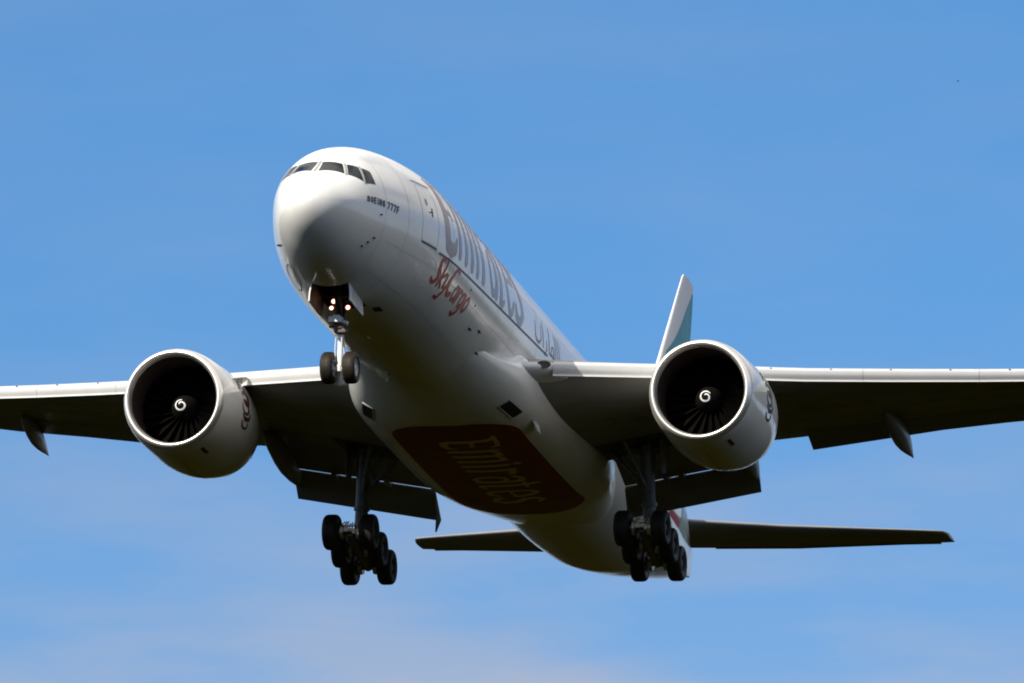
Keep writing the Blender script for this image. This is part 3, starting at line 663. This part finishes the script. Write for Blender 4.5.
# ---- tail
hs = [(1.0, 53.3, 58.3, .80), (2.0, 54.4, 58.9, .93), (5.0, 56.8, 60.45, 1.28), (9.0, 59.6, 62.0, 1.76), (10.4, 60.6, 62.6, 1.93), (10.7, 60.85, 62.7, 1.965), (10.82, 61.3, 62.75, 1.98)]
for sg in (1, -1):
    secs = []
    for y, s0, s1, z in hs:
        x = (1 - np.cos(np.linspace(0, np.pi, 22))) / 2; h = yt(x, .09) * (s1 - s0)
        secs.append([(-(s0 + (s1 - s0) * a), sg * y, z + q) for a, q in zip(x[::-1], h[::-1])] + [(-(s0 + (s1 - s0) * a), sg * y, z - q) for a, q in zip(x[1:-1], h[1:-1])])
    HT = MB().loft(secs).build('tailplane', M['wing'], JET, smooth=50)
    b = MB(); b.loft([[(-s_ - .0, sg * y, z + q) for q, s_ in ((-.04, a0), (.05, a0), (.02, a1), (-.02, a1))] for y, a0, a1, z in ((2.0, 58.88, 59.0, .93), (5.0, 60.43, 60.56, 1.28), (9.0, 61.98, 62.1, 1.76), (10.3, 62.52, 62.72, 1.92))]); b.build('elevator_edge', M['flap'], HT)
fs = [(2.6, 51.7, 60.6), (6, 54.5, 61.2), (9, 57.05, 61.65), (11.6, 59.25, 61.95), (12.3, 59.85, 61.95), (12.43, 60.02, 61.92)]
secs = []
for z, s0, s1 in fs:
    x = (1 - np.cos(np.linspace(0, np.pi, 22))) / 2; h = yt(x, .075) * (s1 - s0)
    secs.append([(-(s0 + (s1 - s0) * a), q, z) for a, q in zip(x[::-1], h[::-1])] + [(-(s0 + (s1 - s0) * a), -q, z) for a, q in zip(x[1:-1], h[1:-1])])
FIN = MB().loft(secs).build('tail_fin', M['finwhite'], JET, smooth=50)
# flag waves painted on the fin: green above, red towards the foot
def finmap(sg):
    def g(x, z):
        x = np.asarray(x); z = np.asarray(z); s0 = np.interp(z, [q[0] for q in fs], [q[1] for q in fs]); s1 = np.interp(z, [q[0] for q in fs], [q[2] for q in fs])
        a = np.clip((x - s0) / (s1 - s0), .001, .999); return np.stack([-x, sg * (yt(a, .075) * (s1 - s0) + .012), z], -1)
    return g
for sg in (1, -1):
    te_ = lambda Z: np.interp(Z, [q[0] for q in fs], [q[2] for q in fs]) - .06; le_ = lambda Z: np.interp(Z, [q[0] for q in fs], [q[1] for q in fs]) + .35
    edge = lambda X, Z: Z - 11.7 + .72 * (61.4 - X) + .12 * np.sin((X - 57) * 1.1)
    lettering('flag_green_wave', None, M['teal'], FIN, finmap(sg), .12, field=lambda X, Z: np.maximum.reduce([edge(X, Z), X - te_(Z), le_(Z) - X, 6.6 - Z + .5 * (X - 58)]), bounds=(52, 62.3, 4, 12.5))
    lettering('flag_red_wave', None, M['flagred'], FIN, finmap(sg), .12, field=lambda X, Z: np.maximum.reduce([X - te_(Z), le_(Z) - X, Z - 4.9 - .5 * (X - 58), 3.2 - Z]), bounds=(52, 62.3, 3, 12.5))
fb_ = MB()
for a in (0,):
    fb_.grid(fus(*[q for q in np.meshgrid(np.linspace(46.2, 49.3, 10), np.linspace(-16, -10.5, 6) * D2R, indexing='ij')], .010))
fb_.build('flag_red_stripe', M['flagred'], FUS, smooth=180)
fb_ = MB(); fb_.grid(fus(*[q for q in np.meshgrid(np.linspace(49.6, 53.4, 10), np.linspace(-15, 8, 8) * D2R, indexing='ij')], .010)); fb_.build('flag_green_stripe', M['palegreen'], FUS, smooth=180)

# ---- wheels
def wheel_mesh(R, w, rim):
    """tyre and hub, axis along Y, centred on the origin"""
    b = MB(); h = w / 2
    prof = [(-h * .78, rim), (-h * .97, rim + (R - rim) * .30), (-h, rim + (R - rim) * .55), (-h * .93, rim + (R - rim) * .78), (-h * .74, R * .965), (-h * .52, R * .99)]
    for g in (-.36, 0., .36): prof += [(h * (g - .055), R), (h * (g - .05), R - .016), (h * (g + .05), R - .016), (h * (g + .055), R)]
    prof += [(-x, r) for x, r in prof[5::-1]]
    b.revolve(prof, (0, 0, 0), (0, 1, 0), 44, 0)
    for sd_ in (-1, 1):
        b.revolve([(sd_ * h * .78, rim * 1.01), (sd_ * h * .80, rim * .93), (sd_ * h * .55, rim * .86), (sd_ * h * .50, rim * .45), (sd_ * h * .72, rim * .36), (sd_ * h * .78, rim * .02)], (0, 0, 0), (0, 1, 0), 32, 1)
        for k in range(8): a = k * math.pi / 4; b.tube([(rim * .65 * math.cos(a), sd_ * h * .48, rim * .65 * math.sin(a)), (rim * .65 * math.cos(a), sd_ * h * .60, rim * .65 * math.sin(a))], rim * .09, 8, 1)
    return b.mesh('wheel', 38)
def P3(s, y, z): return np.array([-s, y, z])

# ---- nose gear
ng = MB()
ng.tube([P3(5.99, 0, -3.72), P3(6.02, 0, -4.25)], [.105, .10], 18); ng.tube([P3(6.02, 0, -4.25), P3(6.05, 0, -5.42)], [.095, .09], 18)
ng.tube([P3(6.03, -.42, -5.40), P3(6.03, .42, -5.40)], .075, 14)
ng.tube([P3(6.0, 0, -5.28), P3(5.98, 0, -5.52)], .12, 14)
for sy in (-1, 1):
    ng.tube([P3(6.1, sy * .07, -4.1), P3(6.55, sy * .05, -4.75), P3(6.14, sy * .07, -5.3)], .035, 8)   # torque links
ng.tube([P3(5.88, .09, -4.3), P3(5.9, .10, -5.3)], .018, 6); ng.tube([P3(5.88, -.1, -3.7), P3(5.86, -.13, -4.7), P3(5.9, -.1, -5.2)], .015, 6)
NG = ng.build('nose_gear', M['whitegear'], JET, smooth=45)
up = MB(); up.tube([P3(5.86, 0, -1.7), P3(5.98, 0, -3.66)], .185, 18)
for sy in (-1, 1):
    up.tube([P3(5.9, sy * .06, -3.75), P3(4.75, sy * .10, -1.9)], .05, 10); up.tube([P3(5.85, sy * .15, -3.5), P3(5.85, sy * .15, -2.3)], .022, 6); up.tube([P3(5.78, sy * .31, -2.2), P3(5.78, sy * .29, -3.35)], .03, 8)
up.build('gear_leg', M['bay'], NG, smooth=45)  # upper leg coloured dark brown to imitate the bay's shadow
b = MB(); b.box(P3(5.72, -.10, -3.72), (.36, .46, .20)); b.box(P3(5.70, -.08, -3.60), (.22, .24, .08)); b.tube([P3(5.72, .15, -3.78), P3(5.72, .33, -3.84)], .07, 10); b.build('steering_collar', M['whitegear'], NG)
b = MB()
b.box(P3(5.9, .04, -3.98), (.3, .42, .34)); b.tube([P3(5.85, -.17, -3.9), P3(5.8, -.36, -3.94)], .05, 10); b.tube([P3(5.85, .2, -3.95), P3(5.8, .3, -3.98)], .05, 10)
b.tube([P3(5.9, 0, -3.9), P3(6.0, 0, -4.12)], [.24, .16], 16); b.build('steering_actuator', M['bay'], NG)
b = MB(); b.tube([P3(6.2, 0, -5.3), P3(6.36, 0, -5.9)], [.06, .09], 10); b.box(P3(6.35, .05, -5.78), (.1, .22, .2)); b.build('tow_fitting', M['whitegear'], NG)
wm = wheel_mesh(.565, .45, .29)
for sy in (-1, 1):
    w = link('wheel', wm, [] if wm.materials else [M['tyre'], M['rim']], NG); w.location = P3(6.03, sy * .40 + .04, -5.36).tolist()
# landing and taxi lamps on the strut
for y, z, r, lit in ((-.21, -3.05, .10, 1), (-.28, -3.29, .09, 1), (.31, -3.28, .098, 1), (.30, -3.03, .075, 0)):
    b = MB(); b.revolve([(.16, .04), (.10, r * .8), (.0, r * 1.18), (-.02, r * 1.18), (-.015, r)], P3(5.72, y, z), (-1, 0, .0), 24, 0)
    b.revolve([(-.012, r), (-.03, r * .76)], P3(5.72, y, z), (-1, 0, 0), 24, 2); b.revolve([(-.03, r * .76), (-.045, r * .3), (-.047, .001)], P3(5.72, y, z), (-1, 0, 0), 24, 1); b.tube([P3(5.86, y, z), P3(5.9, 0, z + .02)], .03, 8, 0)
    b.build('taxi_light', [M['brown'], M['lamp'] if lit else M['lens'], M['lampglow'] if lit else M['lens']], NG)  # warm brown bezel and glowing rim imitate the lamps' red halo
# bay doors
def bay_door(sg):
    b = MB(); P = []
    for s_ in np.linspace(4.28, 6.15, 10):
        top = fus(np.array([s_]), np.array([0.]))[0]; w_ = TBW(s_)[2]; a = -math.acos(min(1, BY / float(w_))); t = fus(np.array([s_]), np.array([a]))[0]; d = .64 - .05 * (s_ - 4.28)
        P.append([t + (0, 0, -.01), t + (0, .05, -d * .5), t + (0, .06, -d)])
    P = np.array(P); Q = P + np.array([0, -.05, 0]); n = len(P)
    loop = np.concatenate([P, Q[:, ::-1]], 1); loop[..., 1] *= sg
    b.loft(loop); D_ = b.build('gear_door', M['white'], NG, smooth=30)
    inn = Q.copy() + np.array([0, -.006, 0]); inn[0, :, 0] -= .03; inn[-1, :, 0] += .03; inn[..., 1] *= sg; MB().grid(inn).build('door_liner', M['brown'], D_)
    f_ = lambda x, y: np.stack([-(4.28 + np.asarray(x)), sg * np.interp(np.asarray(y), [-.64, -.32, 0], [BY + .068, BY + .058, BY + .007]), np.interp(4.28 + np.asarray(x), np.linspace(4.28, 6.15, 10), P[:, 0, 2]) + np.asarray(y)], -1)
    if sg > 0: lettering('door_lettering', [[(a * 1.6 + .35, b_ - .50, w_ * 1.1) for a, b_, w_ in q] for q in words('FL', .36, .10, 0, .5)], M['grey'], D_, f_, .02)
for sg in (1, -1): bay_door(sg)

# ---- main gear
mw = wheel_mesh(.665, .56, .33)
for sg in (1, -1):
    y0 = 5.52 * sg; b = MB(); top = P3(31.2, 5.35 * sg, -1.7); piv = P3(31.72, y0, -5.55)
    d = piv - top; q = lambda t: top + d * t
    b.tube([q(0), q(.16), q(.62)], [.30, .28, .24], 18); b.tube([q(.60), q(.64)], [.30, .30], 18); b.tube([q(.82), q(.98)], [.27, .30], 18); b.tube([q(.6), q(.85)], .24, 18)
    b.tube([q(.12) + (0, .62 * sg, .1), q(.12) + (0, -.62 * sg, .1)], .15, 12)
    b.tube([q(.30) + (.12, 0, 0), q(.75) + (.22, 0, 0)], .05, 8); b.tube([q(.25) + (.2, .12, 0), q(.9) + (.24, .1, 0)], .025, 6)
    b.tube([q(.70) + (-.25, 0, 0), q(.80) + (-.62, 0, 0), q(.97) + (-.25, 0, 0)], .07, 8)
    MG = b.build('main_gear', M['gear'], JET, smooth=45)
    b = MB(); b.tube([q(.50), P3(31.0, 3.9 * sg, -2.1)], .10, 12); b.tube([q(.50) + (0, -.2 * sg, .1), P3(31.4, 3.9 * sg, -1.8)], .05, 8); b.build('side_brace', M['gear'], MG)
    b = MB(); b.tube([q(.52), P3(29.6, 4.7 * sg, -1.85)], .09, 12); b.tube([P3(30.6, 5.2 * sg, -3.1), P3(30.9, 4.2 * sg, -1.9)], .05, 8); b.build('drag_brace', M['gear'], MG)
    # truck, tilted with its front axle high
    a0 = P3(30.26, y0, -5.28); a2 = P3(33.18, y0, -5.92); tr = MB()
    tr.tube([a0, a0 + (a2 - a0) * .25, a0 + (a2 - a0) * .5, a2], [.17, .2, .24, .17], 16)
    for t in (0, .5, 1): c = a0 + (a2 - a0) * t; tr.tube([c + (0, -.72, 0), c + (0, .72, 0)], .10, 14)
    tr.tube([q(.84) + (.3, 0, .1), a0 + (a2 - a0) * .12 + (0, 0, .2)], .075, 10)          # tilt actuator
    tr.build('truck', M['gear'], MG, smooth=45)
    rnd = random.Random(5)
    for t in (0, .5, 1):
        c = a0 + (a2 - a0) * t
        for sy in (-1, 1): MB().revolve([(.24, .27), (.36, .27), (.37, .12), (.20, .12), (.20, .26)], c, (0, sy, 0), 22).build('brake', M['brass'], MG, smooth=45)
    c = a0; br = MB(); br.box(c + (.17, 0, .04), (.12, .66, .10))
    for k in range(7): yy = -.36 + .12 * k; br.tube([c + (.12, yy * .9, .02), c + (.24, yy + rnd.uniform(-.05, .05), .10 + rnd.uniform(-.16, .12)), c + (.05, yy * .6, .3 + rnd.uniform(0, .1))], .024, 7)
    br.box(c + (.24, -.12, .05), (.12, .16, .18)); br.box(c + (.24, .18, -.02), (.12, .10, .2)); br.box(c + (.2, .0, .2), (.14, .3, .07)); br.box(c + (.26, -.28, .02), (.1, .09, .22))
    br.build('brake_hoses', M['brass'], MG, smooth=45)
    for t in (0, .5, 1):
        for sy in (-1, 1):
            w = link('wheel', mw, [] if mw.materials else [M['tyre'], M['darkrim']], MG); w.location = (a0 + (a2 - a0) * t + (0, sy * .70, 0)).tolist(); w.rotation_euler = (0, rnd.uniform(0, 1), 0)
    # strut door on the outboard side
    dd = MB(); dp = [q(.02) + (.55, .62 * sg, .05), q(.02) + (-.75, .62 * sg, .0), q(.30) + (-.35, .55 * sg, 0), q(.34) + (.30, .55 * sg, 0)]
    dd.add(dp + [p + (0, .06 * sg, 0) for p in dp], [[0, 1, 2, 3], [7, 6, 5, 4], [0, 3, 7, 4], [3, 2, 6, 7], [2, 1, 5, 6], [1, 0, 4, 5]]); dd.tube([q(.35), q(.28) + (0, .56 * sg, .1)], .04, 8); dd.build('gear_door', M['flap'], MG, smooth=30)
    # flat black patch painted for the dark open well around the leg
    wl = MB(); G_ = []
    for y in np.linspace(3.75, 6.35, 8):
        af = airfoil(y, 0, .735, thick(y), 40); lo_ = af[39:]; xs_ = np.linspace(-29.7, -31.95, 8)
        G_.append([(x, y * sg, np.interp(-x, -lo_[:, 0], lo_[:, 2]) - .02) for x in xs_])
    wl.grid(np.array(G_))
    wl.build('painted_gear_well', M['black'], MG)

# ---- a bird far beyond the aeroplane
def bird():
    D_ = 900.; d = MW @ (RC.T @ np.array([(958 - 512) / F_PX, (341.5 - 81) / F_PX, -1.])); p = EYE + d / np.linalg.norm(d) * D_
    b = MB(); t = [(-.13, .006), (-.10, .03), (-.03, .045), (.05, .035), (.12, .012), (.19, .02), (.20, .002)]; a = np.linspace(0, 2 * np.pi, 10, endpoint=False)
    b.loft([[(x * .6 + 0, r * .6 * math.cos(u), r * .6 * math.sin(u)) for u in a] for x, r in t])
    for sy in (-1, 1): b.grid(np.array([[(x0, sy * y, z), ((x0 + x1) / 2, sy * y, z + .008), (x1, sy * y, z)] for y, x0, x1, z in ((.01, -.05, .05, .01), (.06, -.07, .05, .03), (.13, -.05, .06, .025), (.19, .02, .06, .0))]))
    o = b.build('bird', M['black'], None, smooth=60); o.location = p.tolist(); o.rotation_euler = (0, 0, math.radians(95))
    tag(o, 'tiny dark bird high in the empty sky right of the aeroplane', 'bird')
bird()
